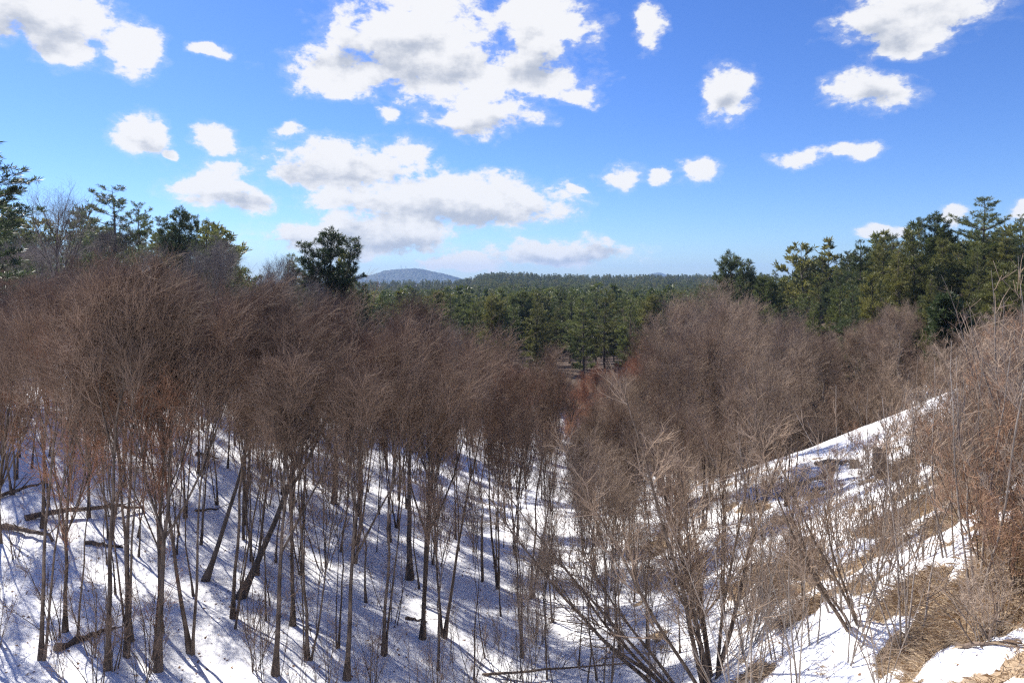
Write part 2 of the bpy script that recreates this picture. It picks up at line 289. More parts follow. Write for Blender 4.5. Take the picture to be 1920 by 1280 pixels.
# a pine: trunk with whorled boughs, plumes of needle tufts
def pine(name, seed, H=14.0, L0=3.2, start=0.25, whorl=0.62, nper=5, droop=-0.05, tuft=0.32, tips=2.8, gap=0.18, top=0.7, fork=0, nmat='needle', blades=7, width=0.04, shape=0.75, sub=12):
    rng = np.random.default_rng(seed); m = 10; z = np.linspace(0, 1, m)
    tr = 0.014 * H
    P = np.zeros((1, m, 3)); P[0, :, 2] = z * H; P[0, :, 0] = np.cumsum(rng.normal(size=m)) * 0.05; P[0, :, 1] = np.cumsum(rng.normal(size=m)) * 0.05; P[0, 0, :2] = 0
    R = (tr * (1 - 0.93 * z))[None]; R[0, 0] *= 1.3
    axes = [(P, R, start, H)]
    for q in range(fork):
        i = int(m * (0.45 + 0.1 * q)); ang = rng.random() * 6.28; p = P[0, i].copy(); Pf = np.zeros((1, m, 3)); Pf[0, 0] = p; d = norm(np.array([math.cos(ang) * .7, math.sin(ang) * .25, 0.9])); LF = (H - p[2]) * (0.92 - 0.1 * q)
        for j in range(1, m):
            d = norm(d + np.array([0, 0, 0.14]) + 0.03 * rng.normal(size=3)); p = p + d * LF / (m - 1); Pf[0, j] = p
        axes.append((Pf, (R[0, i] * .75 * (1 - 0.9 * z))[None], 0.2, LF))
    tp = [tubes(a[0], a[1], 7) for a in axes]; Bp, Bs, Bd = [], [], []
    wood = []
    for (PA, RA, st, HA) in axes:
        hh = np.arange(st * HA, HA * 0.985, whorl); k0 = rng.random() * 6
        bp, bd, bl = [], [], []
        for h in hh:
            zf = (h / HA - st) / (1 - st); k0 += 1.1; amp = 0.45 + 0.75 * rng.random()
            for q in range(nper):
                if rng.random() < gap: continue
                a = k0 + q * 2 * math.pi / nper + rng.normal() * 0.25
                prof = (1 - zf) ** shape * (0.55 + 0.45 * min(1, zf / 0.22 + 0.2)) + 0.05
                ln = (L0 if PA is P else L0 * .7) * prof * amp * (0.7 + 0.5 * rng.random())
                if ln < 0.15: ln = 0.15
                s = h / HA * (m - 1); i = min(int(s), m - 2); f = s - i; b = PA[0, i] * (1 - f) + PA[0, i + 1] * f
                e = droop + 0.75 * top * zf + 0.12 * rng.normal()
                bp.append(b + np.array([0, 0, rng.normal() * .08])); bd.append((math.cos(a), math.sin(a), e)); bl.append(ln)
        bp = np.array(bp); bd = norm(np.array(bd)); bl = np.array(bl)
        mb = 7; Q = np.empty((len(bp), mb, 3)); Q[:, 0] = bp; p = bp; d = bd
        for j in range(1, mb):
            d = norm(d + np.array([0, 0, 0.07]) + 0.06 * rng.normal(size=d.shape)); p = p + d * bl[:, None] / (mb - 1); Q[:, j] = p
        QR = (0.012 + 0.012 * bl)[:, None] * (1 - 0.8 * np.linspace(0, 1, mb))[None]
        wood.append(tubes(Q, QR, 4))
        # side shoots lie mostly in the bough's plane
        cnt = np.maximum(2, (sub * bl / 2.0).astype(int)); idx = np.repeat(np.arange(len(bp)), cnt); t = 0.18 + 0.82 * rng.random(len(idx)) ** 0.8
        s = t * (mb - 1); i = np.minimum(s.astype(int), mb - 2); f = (s - i)[:, None]; b = Q[idx, i] * (1 - f) + Q[idx, i + 1] * f
        tan = norm(Q[idx, i + 1] - Q[idx, i]); sd = norm(np.cross(tan, np.array([0, 0, 1.]))) * np.where(rng.random(len(idx)) < 0.5, -1, 1)[:, None]
        sd = norm(tan * 0.8 + sd * (0.5 + 0.5 * rng.random((len(idx), 1))) + np.array([0, 0, 0.22]) + 0.15 * rng.normal(size=tan.shape))
        sl = (0.25 + 0.42 * bl[idx] * (1.1 - t)) * (0.6 + 0.6 * rng.random(len(idx)))
        S = np.stack([b, b + sd * sl[:, None] * 0.5, b + sd * sl[:, None] + np.array([0, 0, 0.06])], 1)
        wood.append(tubes(S, np.full(S.shape[:2], 0.008), 3))
        c2 = np.maximum(2, (tips * 2.4 * sl + 1).astype(int)); k = np.repeat(np.arange(len(S)), c2); u = rng.random(len(k)) ** 0.7
        Bp.append(S[k, 0] * (1 - u)[:, None] + S[k, 2] * u[:, None] + 0.04 * rng.normal(size=(len(k), 3))); Bd.append(norm(sd[k] + 0.35 * rng.normal(size=(len(k), 3)) + np.array([0, 0, 0.25])))
    Bp = np.concatenate(Bp); Bd = np.concatenate(Bd); n = len(Bp)
    d = norm(Bd[:, None] + 0.55 * rng.normal(size=(n, blades, 3))); ln = tuft * (0.6 + 0.7 * rng.random((n, blades, 1)))
    wd = norm(np.cross(d, rng.normal(size=d.shape))) * width * (0.7 + 0.6 * rng.random((n, blades, 1)))
    b = np.broadcast_to(Bp[:, None], d.shape); tri = np.stack([b - wd * .35, b + d * ln * .6 + wd * 0.5, b + d * ln, b + d * ln * .5 - wd * 0.5], 2).reshape(-1, 3)
    fc = np.arange(len(tri)).reshape(-1, 4)
    Vt, Ft = merge(tp + wood)
    a = mesh_np(name + '_trunk', Vt, Ft, [M['bark_dark']], smooth=True); c = mesh_np(name + '_crown', tri, fc, [M[nmat]])
    return {'H': H, 'parts': [('trunk', a), ('crown', c)]}

def tag(o, label, cat, group=None, kind=None):
    if label: o['label'] = label
    if cat: o['category'] = cat
    if group: o['group'] = group
    if kind: o['kind'] = kind
    return o
def place(proto, name, x, y, z, s, rz, label, cat, group=None, mats=None, tilt=(0, 0), sxy=1.0):
    e = bpy.data.objects.new(name, None); COL.objects.link(e); e.empty_display_size = 0.3
    e.location = (x, y, z); e.rotation_euler = (tilt[0], tilt[1], rz); e.scale = (s * sxy, s * sxy, s)
    tag(e, label, cat, group)
    for i, (pn, me) in enumerate(proto['parts']):
        o = bpy.data.objects.new(pn, me); COL.objects.link(o); o.parent = e
        if mats and mats[i]:
            o.material_slots[0].link = 'OBJECT'; o.material_slots[0].material = M[mats[i]]
    return e

# ------------------------------------------------------------------ terrain heights
def vnoise(x, y, seed=0):
    xi = np.floor(x).astype(np.int64); yi = np.floor(y).astype(np.int64); fx = x - xi; fy = y - yi
    fx = fx * fx * (3 - 2 * fx); fy = fy * fy * (3 - 2 * fy)
    def h(a, b):
        n = (a * 374761393 + b * 668265263 + seed * 974711) & 0x7fffffff
        n = ((n ^ (n >> 13)) * 1274126177) & 0x7fffffff
        return ((n ^ (n >> 16)) & 0xffff) / 65535.0
    return (h(xi, yi) * (1 - fx) + h(xi + 1, yi) * fx) * (1 - fy) + (h(xi, yi + 1) * (1 - fx) + h(xi + 1, yi + 1) * fx) * fy
def fbm(x, y, seed=0, oct=4):
    s = 0; a = 0.5; t = 0
    for i in range(oct):
        s = s + a * vnoise(x, y, seed + i); t += a; x = x * 2.03 + 7.1; y = y * 2.03 + 3.7; a *= 0.5
    return s / t
def sstep(a, b, x):
    t = np.clip((x - a) / (b - a), 0, 1); return t * t * (3 - 2 * t)
def pd(u, v, D): return ((u - 960) / F * D, D, (HV - v) / F * D)
CP = [pd(0, 1280, 17), pd(480, 1280, 18), pd(960, 1280, 20), pd(1340, 1285, 16.5), pd(1600, 1280, 12), pd(1920, 1280, 8.5),
      (0, 0, -4.0), (0, 10, -8.8), (8, 0, -2.6), (-10, 5, -8.0), (-16, 0, -6.0), (18, 3, -1.2), (14, 10, -2.6), (0, -15, -2), (-20, -15, -3), (20, -15, -1),
      pd(230, 1225, 18.5), pd(800, 1195, 22), pd(380, 1085, 25), pd(60, 970, 28), pd(100, 790, 38), pd(20, 700, 50), pd(300, 722, 48), pd(480, 805, 44),
      pd(625, 945, 34), pd(770, 1083, 27), pd(930, 1103, 27), pd(1000, 890, 50), pd(900, 825, 60), (8, 76, -20.5), (6, 95, -21),
      pd(1430, 1190, 16), pd(1600, 1150, 13.5), pd(1600, 1000, 19), pd(1800, 1000, 14), pd(1910, 900, 13), pd(1700, 850, 24), pd(1648, 885, 26),
      pd(1800, 725, 34), pd(1700, 770, 33), pd(1600, 815, 32), pd(1500, 860, 31), pd(1400, 920, 29), pd(1200, 1050, 27), pd(1120, 960, 36),
      (19, 46, -13.5), (30, 50, -8.0), (32, 41, -4.6), (24, 24, -2.6), (26, 12, -0.8), (44, 48, -5), (14, 44, -13.8), (22, 65, -14.5), (9, 60, -16), (38, 70, -10),
      (52, 75, -3.5), (64, 110, -5), (60, 130, -8), (61, 150, -11), (100, 110, 2), (90, 70, 2), (60, 30, 1), (40, 100, -12),
      (-50, 75, -4), (-18, 65, -10), (-27, 80, -8.5), (-70, 60, -3), (-35, 110, -10), (-80, 120, -3), (-60, 25, -5), (-40, 30, -7), (-30, 10, -8), (-90, 80, -1),
      (0, 112, -16.5), (15, 130, -17), (-15, 135, -17), (30, 115, -14), (0, 165, -20), (60, 190, -16), (-60, 180, -14), (-90, 10, -4), (95, 20, 3)]
CP = np.array(CP); _c = CP[:, :2] / 50.0; _n = len(CP)
def _U(r2): return np.where(r2 > 1e-12, 0.5 * r2 * np.log(np.maximum(r2, 1e-12)), 0)
_K = _U(((_c[:, None] - _c[None]) ** 2).sum(-1)) + np.eye(_n) * 2e-4
_A = np.zeros((_n + 3, _n + 3)); _A[:_n, :_n] = _K; _A[:_n, _n] = 1; _A[:_n, _n + 1:] = _c; _A[_n:, :_n] = _A[:_n, _n:].T
_w = np.linalg.solve(_A, np.concatenate([CP[:, 2], [0, 0, 0]]))
def tps(x, y):
    q = np.stack([x, y], -1).reshape(-1, 2) / 50.0; out = np.empty(len(q))
    for i in range(0, len(q), 20000):
        b = q[i:i + 20000]; out[i:i + 20000] = _U(((b[:, None] - _c[None]) ** 2).sum(-1)) @ _w[:_n] + _w[_n] + b @ _w[_n + 1:]
    return out.reshape(np.shape(x))
def farz(x, y):
    u = x / np.maximum(y, 60)
    g = np.interp(y, [-500, 0, 150, 200, 400, 700, 1100, 1350, 2000, 7000], [-6, -6, -18, -22, -24, -21.5, -12, -15, -34, -45])
    g = g - 9.0 * sstep(-0.03, -0.09, u) * sstep(250, 700, y) + 3.5 * np.exp(-((u + 0.005) / 0.05) ** 2) * sstep(700, 1000, y)
    g = g + 9 * sstep(0.30, 0.6, np.abs(u)) * sstep(500, 200, y) + 3 * (fbm(x / 120 + 9, y / 120, 5) - 0.5) * sstep(200, 500, y)
    return g
def bare_mask(x, y):
    """melted-out ground on the sunny bank, 0 snow .. 1 grass"""
    X = x * 0.86 + y * 0.5; Y = -x * 0.5 + y * 0.86                       # patches run along the slope
    n = 0.5 * fbm(X / 1.7, Y / 1.5, 34, 5) + 0.5 * fbm(x / 0.75, y / 0.75, 57, 4)
    bias = 0.03 * sstep(6, 11, x) * sstep(26, 12, y) - 0.30 * sstep(6.5, 2.0, x) - 0.12 * sstep(20, 34, y) + 0.13 * np.exp(-((x - 7.9) / 1.3) ** 2 - ((y - 10.9) / 1.6) ** 2) - 0.03
    return sstep(0.485, 0.565, n + bias)
def gz(x, y, detail=True):
    x = np.asarray(x, float); y = np.asarray(y, float)
    w = sstep(150, 120, y) * sstep(115, 85, np.abs(x)) * sstep(-40, -15, y)
    z = np.where(w > 0, tps(np.clip(x, -120, 120), np.clip(y, -45, 200)), 0) * w + farz(x, y) * (1 - w)
    if detail:
        near = sstep(120, 50, y)
        z = z + near * (0.55 * (fbm(x / 5.0, y / 5.0, 3) - 0.5) + 0.14 * (fbm(x / 0.9, y / 0.9, 11, 3) - 0.5))
        z = z - 0.09 * bare_mask(x, y) * sstep(60, 40, y)
    return z
def g1(x, y): return float(gz(np.array([x]), np.array([y]))[0])
def hit(u, v, lo=7.0, hi=150.0):
    """where the sight line of a pixel first meets the ground"""
    D = np.arange(lo, hi, 0.15); x = (u - 960) / F * D; z = (HV - v) / F * D
    k = np.nonzero(gz(x, D) >= z)[0]
    D = D[k[0]] if len(k) else hi
    return (u - 960) / F * D, float(D)

def axis(segs):
    a = [segs[0][0]]
    for (s, e, d0, d1) in segs:
        p = s
        while p < e - 1e-6:
            f = (p - s) / (e - s); p += d0 * (d1 / d0) ** f; a.append(min(p, e))
    return np.unique(np.array(a))
def build_ground():
    xs = axis([(-6000, -400, 500, 60), (-400, -60, 50, 3), (-60, -14, 2.5, 0.5), (-14, 2, 0.5, 0.28), (2, 26, 0.2, 0.26), (26, 60, 0.3, 2.5), (60, 400, 3, 50), (400, 6000, 60, 500)])
    ys = axis([(-300, -10, 60, 3), (-10, 7, 3, 0.3), (7, 40, 0.2, 0.34), (40, 90, 0.4, 1.5), (90, 300, 2, 12), (300, 1500, 14, 60), (1500, 6500, 80, 500)])
    X, Y = np.meshgrid(xs, ys); Z = gz(X, Y); nx, ny = len(xs), len(ys)
    idx = np.arange(nx * ny).reshape(ny, nx); Q = np.stack([idx[:-1, :-1], idx[:-1, 1:], idx[1:, 1:], idx[1:, :-1]], -1).reshape(-1, 4)
    m, nt, b = new_mat('snowy_ground'); N = nt.nodes.new; L = nt.links.new
    me = mesh_np('ground', np.stack([X, Y, Z], -1).reshape(-1, 3), Q, [m], smooth=True)
    bare = bare_mask(X, Y) * sstep(45, 30, Y) * sstep(-5, 3, X)
    # duff shows through under the dense woods beyond the ravine; snow cover thins out there
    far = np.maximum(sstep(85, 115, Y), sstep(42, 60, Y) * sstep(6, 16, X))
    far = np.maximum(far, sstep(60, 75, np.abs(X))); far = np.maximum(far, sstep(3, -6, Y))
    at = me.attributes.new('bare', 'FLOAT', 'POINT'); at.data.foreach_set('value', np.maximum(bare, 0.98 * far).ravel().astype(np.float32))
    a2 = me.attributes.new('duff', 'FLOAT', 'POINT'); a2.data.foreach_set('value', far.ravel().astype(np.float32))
    an = N('ShaderNodeAttribute'); an.attribute_name = 'bare'; tc = N('ShaderNodeTexCoord')
    n1 = N('ShaderNodeTexNoise'); n1.inputs['Scale'].default_value = 5.5; n1.inputs['Detail'].default_value = 8; L(tc.outputs['Object'], n1.inputs[0])
    ad = N('ShaderNodeMath'); ad.operation = 'MULTIPLY_ADD'; L(n1.outputs['Fac'], ad.inputs[0]); ad.inputs[1].default_value = 0.9; L(an.outputs['Fac'], ad.inputs[2])
    r = N('ShaderNodeMapRange'); L(ad.outputs[0], r.inputs[0]); r.inputs[1].default_value = 0.86; r.inputs[2].default_value = 1.0
    n2 = N('ShaderNodeTexNoise'); n2.inputs['Scale'].default_value = 14; n2.inputs['Detail'].default_value = 8; L(tc.outputs['Object'], n2.inputs[0])
    soil = N('ShaderNodeMix'); soil.data_type = 'RGBA'; L(n2.outputs['Fac'], soil.inputs['Factor']); soil.inputs['A'].default_value = (0.14, 0.095, 0.06, 1); soil.inputs['B'].default_value = (0.50, 0.38, 0.25, 1)
    # specks of bark and needles lying on the snow
    n3 = N('ShaderNodeTexNoise'); n3.inputs['Scale'].default_value = 9; n3.inputs['Detail'].default_value = 3; L(tc.outputs['Object'], n3.inputs[0])
    r3 = N('ShaderNodeMapRange'); L(n3.outputs['Fac'], r3.inputs[0]); r3.inputs[1].default_value = 0.70; r3.inputs[2].default_value = 0.78; r3.inputs[4].default_value = 0.22
    sn = N('ShaderNodeMix'); sn.data_type = 'RGBA'; L(r3.outputs[0], sn.inputs['Factor']); sn.inputs['A'].default_value = (0.86, 0.87, 0.89, 1); sn.inputs['B'].default_value = (0.42, 0.36, 0.31, 1)
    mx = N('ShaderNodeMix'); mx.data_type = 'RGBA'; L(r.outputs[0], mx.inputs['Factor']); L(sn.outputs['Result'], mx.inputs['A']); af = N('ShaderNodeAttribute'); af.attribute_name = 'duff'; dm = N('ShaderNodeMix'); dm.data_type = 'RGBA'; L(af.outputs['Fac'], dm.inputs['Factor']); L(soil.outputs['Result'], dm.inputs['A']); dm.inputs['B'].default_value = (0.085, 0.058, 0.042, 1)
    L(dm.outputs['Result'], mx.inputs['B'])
    L(mx.outputs['Result'], b.inputs['Base Color']); b.inputs['Roughness'].default_value = 0.75; b.inputs['Specular IOR Level'].default_value = 0.25
    n4 = N('ShaderNodeTexNoise'); n4.inputs['Scale'].default_value = 2.2; n4.inputs['Detail'].default_value = 7; L(tc.outputs['Object'], n4.inputs[0])
    n5 = N('ShaderNodeTexNoise'); n5.inputs['Scale'].default_value = 11; n5.inputs['Detail'].default_value = 5; L(tc.outputs['Object'], n5.inputs[0]); hm = N('ShaderNodeMath'); hm.operation = 'MULTIPLY_ADD'; L(n5.outputs['Fac'], hm.inputs[0]); hm.inputs[1].default_value = 0.10; L(n4.outputs['Fac'], hm.inputs[2])
    bp = N('ShaderNodeBump'); bp.inputs['Strength'].default_value = 0.55; bp.inputs['Distance'].default_value = 0.2; L(hm.outputs[0], bp.inputs['Height']); L(bp.outputs[0], b.inputs['Normal'])
    o = bpy.data.objects.new('ground', me); COL.objects.link(o)
    tag(o, 'snow-covered ravine banks with tan grass showing through on the sunny side', 'ground', kind='structure')
build_ground()

# far blue mountain and a fainter one beyond
def mountain(name, cx, cy, prof, depth, label, jitter=7.0, seed=1, base=-45):
    """prof: (x offset, height) pairs of the skyline; a rounded ridge with a tree-rough surface"""
    rng = np.random.default_rng(seed); px = np.array([p[0] for p in prof]); ph = np.array([p[1] for p in prof])
    xs = np.arange(px[0], px[-1] + 1, 9.0); ys = np.arange(-depth, depth + 1, 12.0); X, Y = np.meshgrid(xs, ys)
    h = np.interp(X + 60 * (fbm(X / 150, Y / 150, seed) - .5), px, ph); fall = np.clip(1 - (np.abs(Y) / depth) ** 1.5, 0, 1)
    Z = base + (h - base) * fall * (0.94 + 0.12 * (fbm(X / 90, Y / 90, seed + 3) - 0.5)) + jitter * rng.random(X.shape)
    n, k = len(xs), len(ys); idx = np.arange(n * k).reshape(k, n); Q = np.stack([idx[:-1, :-1], idx[:-1, 1:], idx[1:, 1:], idx[1:, :-1]], -1).reshape(-1, 4)
    o = bpy.data.objects.new(name, mesh_np(name, np.stack([X + cx, Y + cy, Z], -1).reshape(-1, 3), Q, [M['hill']])); COL.objects.link(o)
    return tag(o, label, 'hill', kind='structure')
def hill_mat():
    m, nt, b = new_mat('wooded_hill'); N = nt.nodes.new; L = nt.links.new; tc = N('ShaderNodeTexCoord')
    n = N('ShaderNodeTexNoise'); n.inputs['Scale'].default_value = 0.02; n.inputs['Detail'].default_value = 8; L(tc.outputs['Object'], n.inputs[0])
    r = N('ShaderNodeValToRGB'); L(n.outputs['Fac'], r.inputs[0]); r.color_ramp.elements[0].position = 0.38; r.color_ramp.elements[0].color = (0.03, 0.05, 0.028, 1)
    r.color_ramp.elements[1].position = 0.7; r.color_ramp.elements[1].color = (0.075, 0.08, 0.075, 1); e = r.color_ramp.elements.new(0.56); e.color = (0.035, 0.045, 0.03, 1)
    L(r.outputs[0], b.inputs['Base Color']); b.inputs['Roughness'].default_value = 0.9; return m
M['hill'] = hill_mat()
S5 = 5000 / F
mountain('hill', (770 - 960) * S5, 5000, [(-560, -30), (-460, 5), (-300, 12), (-250, 28), (-190, 52), (-120, 58), (-60, 64), (0, 68), (40, 70), (90, 60), (150, 46), (210, 34), (280, 16), (340, -5), (430, -35)], 420, 'blue wooded mountain with two thin masts on its top')
mountain('hill', (1232 - 960) * 6000 / F, 6000, [(-200, -30), (-90, 20), (-40, 42), (0, 50), (40, 42), (90, 22), (200, -30)], 160, 'small faint blue peak showing over the wooded horizon', jitter=4, seed=4)
M['mast'] = wood_mat('mast', (0.35, 0.35, 0.36), (0.5, 0.5, 0.5), 1, 1, 0.5, 0, 0.05)
def mast(u, h, label):
    x = (u - 960) * S5; P = []; R = []
    e = bpy.data.objects.new('radio_mast', None); COL.objects.link(e); e.location = (x, 5000, 66); tag(e, label, 'mast', 'masts on the mountain top')
    legs = np.array([[[math.cos(a) * 2.4, math.sin(a) * 2.4, -6], [math.cos(a) * .6, math.sin(a) * .6, h]] for a in (0.3, 2.4, 4.5)])
    V, Q = tubes(legs, np.full((3, 2), 0.5), 4)
    br = np.array([[legs[i, 0] * (1 - t) + legs[i, 1] * t, legs[(i + 1) % 3, 0] * (.9 - t) + legs[(i + 1) % 3, 1] * (t + .1)] for i in range(3) for t in np.arange(0, .9, .1)])
    V2, Q2 = tubes(br, np.full((len(br), 2), 0.25), 3); Vm, Fm = merge([(V, Q), (V2, Q2)])
    o = bpy.data.objects.new('lattice', mesh_np('mast_lattice', Vm, Fm, [M['mast']])); COL.objects.link(o); o.parent = e
    V, Q = tubes(np.array([[[0, 0, h], [0, 0, h + 9]]]), np.full((1, 2), 0.35), 5); o = bpy.data.objects.new('antenna', mesh_np('mast_antenna', V, Q, [M['mast']])); COL.objects.link(o); o.parent = e
mast(752, 24, 'taller of two thin lattice masts on the blue mountain'); mast(761, 17, 'shorter of two thin lattice masts on the blue mountain')

# ------------------------------------------------------------------ tree kinds
A = [bare_tree('hardwood', 100 + i, 12, tr, sp, lean, lb, fk, spread=(9, 27), twigs=4, extra=ex, bt0=.36, nlow=3) for i, (tr, sp, lean, lb, fk, ex) in enumerate(
    [(0.078, .64, 0.02, 10, False, 0), (0.066, .66, 0.05, 6, False, 1), (0.084, .60, 0.03, 6, 1, 0), (0.06, .62, -0.08, 5, False, 2), (0.088, .58, 0.04, 5, 2, 0), (0.07, .62, 0.14, 6, False, 1)])]
CLUMP = [bare_tree('sprout_clump', 145 + i, 10, .065, .34, .05, 4, False, spread=(10, 30), twigs=4, tmat='twig_grey', extra=ex, low=2, kink=.06) for i, ex in enumerate((3, 4))]
LEAN = [bare_tree('leaning_hardwood', 130 + i, 11, tr, .5, lean, 7, fk, twigs=5, bt0=.3, nlow=4) for i, (tr, lean, fk) in enumerate([(0.115, 0.38, False), (0.135, 0.50, 1)])]
DARK = bare_tree('dark_hardwood', 140, 12, 0.125, .6, 0.03, 9, False, twigs=5, bmat='bark_dark', bt0=.35, nlow=3)
YOUNG = [bare_tree('young_hardwood', 150 + i, 9, 0.06, .34, 0.03, 8, False, spread=(12, 30), twigs=5, tmat='twig_red', low=4) for i in range(3)]
ROUND = [bare_tree('round_hardwood', 160 + i, 11, 0.16, .24, 0.05, 10, fk, spread=(22, 58), twigs=5, bmat='bark_grey', tmat='twig_grey', kink=0.09, low=4) for i, fk in enumerate((2, 1))]
OPEN = bare_tree('open_hardwood', 170, 14, 0.17, .30, 0.03, 11, 1, spread=(22, 48), twigs=2, dens=0.75, bmat='bark_dark', tmat='twig_dim')
VASE = [stem_clump('vase_tree', 180 + i, 8.5, n, 0.5, fan, 0.066, 6, 'bark', 'twig_grey', bias=b, m=11, up=0.035, dens=1.6, pn=('trunk', 'crown'), tl=3) for i, (n, fan, b) in enumerate([(11, 34, -0.14), (5, 16, -0.62)])]
SAP = [stem_clump('sapling', 190 + i, 4.5, n, 0.25, fan, 0.022, 4, 'bark', 'twig_brown', m=9, dens=.9, tl=0) for i, (n, fan) in enumerate([(4, 22), (6, 30), (3, 14)])]
SHR = [stem_clump('shrub', 200 + i, 3.0, n, 0.45, fan, 0.014, 4, 'shrub_red' if i % 2 == 0 else 'shrub_grey', 'shrub_red' if i % 2 == 0 else 'shrub_grey', m=8, dens=1.2, tl=2) for i, (n, fan) in enumerate([(24, 42), (20, 34), (28, 55), (18, 26)])]
PINE = [pine('white_pine', 300, 15, 3.6, .22, .75, 5, -0.02, gap=.22), pine('white_pine', 301, 14, 3.0, .2, .65, 5, 0.05, gap=.2), pine('white_pine', 302, 15, 4.2, .28, .95, 5, 0.05, gap=.3, shape=.55, top=.5),
        pine('white_pine', 303, 13, 3.2, .12, .6, 6, 0.0, gap=.12), pine('forked_pine', 304, 14, 3.4, .2, .62, 6, 0.1, gap=.1, fork=2, top=1.0, shape=.6)]
YPINE = pine('young_pine', 310, 8, 2.6, .04, .45, 6, 0.02, gap=.08, nmat='needle_yellow', tuft=.36)
JUN = pine('juniper', 311, 4, 1.15, .02, .2, 8, 0.55, tuft=.22, tips=6, gap=.02, nmat='needle_dark', blades=6, width=.05, shape=.5, top=1.3)
TALLP = pine('tall_pine', 312, 17, 5.6, .15, .9, 6, -0.02, gap=.18, shape=.62, top=.55, sub=10)

# ------------------------------------------------------------------ placing
R_ = random.Random(5)
def put(proto, name, u, v, hgt=None, vtop=None, rz=None, label='', cat='bare tree', group=None, mats=None, D=None, tilt=(0, 0), sxy=1.0, lo=7.0):
    if D is None: x, y = hit(u, v, lo)
    else: x, y = (u - 960) / F * D, D
    z = g1(x, y)
    if vtop is not None: hgt = (HV - vtop) / F * y - z
    s = hgt / proto['H']
    USED.append((x, y))
    return place(proto, name, x, y, z - 0.06, s, R_.random() * 6.28 if rz is None else rz, label, cat, group, mats, tilt, sxy)
USED = []
# trees that can be picked out one by one along the near side of the ravine
near = [
 (A[0], 202, 1259, 470, 'straight ridged trunk beside the crossed pair at the foot of the snowy bank', 0.3),
 (A[1], 237, 1228, 455, 'pale twin-stemmed tree of the crossed pair at the foot of the snowy bank', 0.1),
 (A[3], 246, 1205, 470, 'slim three-stemmed tree that crosses behind its pale partner at the bank foot', 0.0),
 (A[4], 296, 1262, 480, 'thick flaking trunk forking high, a thin sapling leaning out at its foot', 0.4),
 (A[0], 301, 1188, 500, 'smooth trunk standing close behind the thick flaking forked one', 2.1),
 (YOUNG[0], 291, 1236, 640, 'thin sapling leaning out from the foot of the flaking forked trunk', 0.0),
 (A[5], 357, 1226, 490, 'slender leaning twin-stemmed tree standing in sunlit snow below the leaning dark trunks', 3.4),
 (A[1], 436, 1158, 500, 'upright twin-stemmed tree rising in front of the two dark leaning trunks', 1.0),
 (A[2], 516, 1266, 520, 'bare tree forked low with stems bunched tightly, foot in brush', 0.2),
 (A[0], 549, 1172, 530, 'straight evenly round trunk downhill of the big leaning tree', 4.0),
 (A[3], 577, 1240, 545, 'thin pale three-stemmed tree with brush round its foot', 1.5),
 (A[1], 77, 1238, 520, 'thin twin-stemmed tree beside the broken log lying in snow', 0.5),
 (YOUNG[1], 122, 1187, 600, 'small upright tree just uphill of the broken log in the snow', 0.0),
 (A[0], 80, 990, 500, 'bare trunk standing where the fallen trunks cross on the snowy bank', 0.0),
 (A[2], 650, 1276, 560, 'trunk leaning from the brush and forking into two wide arms', 0.1),
 (A[4], 792, 1200, 585, 'sturdy lone trunk forking in three above the sunny snow apron', 0.2),
 (A[5], 833, 1198, 600, 'slim leaning twin-stemmed tree just beside the sturdy three-forked one', 0.2),
 (A[1], 719, 1232, 570, 'thin twin-stemmed tree between the two-armed and the three-forked trees', 2.0),
 (A[3], 794, 1138, 590, 'thin three-stemmed tree uphill of the sturdy three-forked one', 3.0),
 (A[5], 934, 1102, 640, 'lone slender leaning tree with twin stems over sunlit striped snow', 2.6),
 (A[1], 995, 1122, 640, 'slender twin-stemmed tree at the edge of the ravine-bottom brush', 1.2),
 (A[3], 967, 1040, 640, 'thin three-stemmed bare tree on the sunny striped snow behind the lone slender one', 0.4),
]
for pr, u, v, vt, lab, rz in near: put(pr, 'bare_tree', u, v, vtop=vt, rz=rz, label=lab)
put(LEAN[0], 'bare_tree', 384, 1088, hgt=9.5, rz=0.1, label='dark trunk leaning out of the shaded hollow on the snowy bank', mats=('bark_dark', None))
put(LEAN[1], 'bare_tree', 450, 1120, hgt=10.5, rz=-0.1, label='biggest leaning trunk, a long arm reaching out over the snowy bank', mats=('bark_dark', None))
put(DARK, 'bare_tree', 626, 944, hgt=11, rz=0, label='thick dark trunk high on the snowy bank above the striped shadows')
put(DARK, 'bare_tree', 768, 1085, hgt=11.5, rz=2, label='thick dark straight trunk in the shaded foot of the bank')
put(VASE[0], 'bare_tree', 1335, 1282, vtop=690, rz=0.2, label='many-stemmed vase-shaped tree fanning up from the ravine bottom')
put(VASE[1], 'bare_tree', 1600, 1165, vtop=760, rz=0.1, label='clump of stems all leaning downhill off the sunny bank')
put(VASE[1], 'bare_tree', 1262, 1285, hgt=6.5, rz=-0.15, label='low tree with arching stems sweeping across the ravine bottom', tilt=(0, -0.25))
put(LEAN[0], 'bare_tree', -75, 1190, hgt=9.5, rz=0.1, label='bare tree leaning in over the broken log, twigs hanging low', D=19.0, sxy=.8)
put(OPEN, 'bare_tree', 95, 700, vtop=335, rz=0, label='tall open-crowned bare tree standing out against the sky on the ridge', D=58)
put(ROUND[0], 'bare_tree', 1335, 700, vtop=522, rz=0.5, label='broad round-topped bare tree with the tallest twiggy dome beside the gully', D=62, sxy=1.15)
put(ROUND[1], 'bare_tree', 1390, 900, vtop=575, rz=3.5, label='bare tree with pale twisted branches in front of the round-topped one', D=43)
put(ROUND[1], 'bare_tree', 1690, 700, vtop=560, rz=1.0, label='rounded bare tree in the gully below the yellowish young pines', D=52)

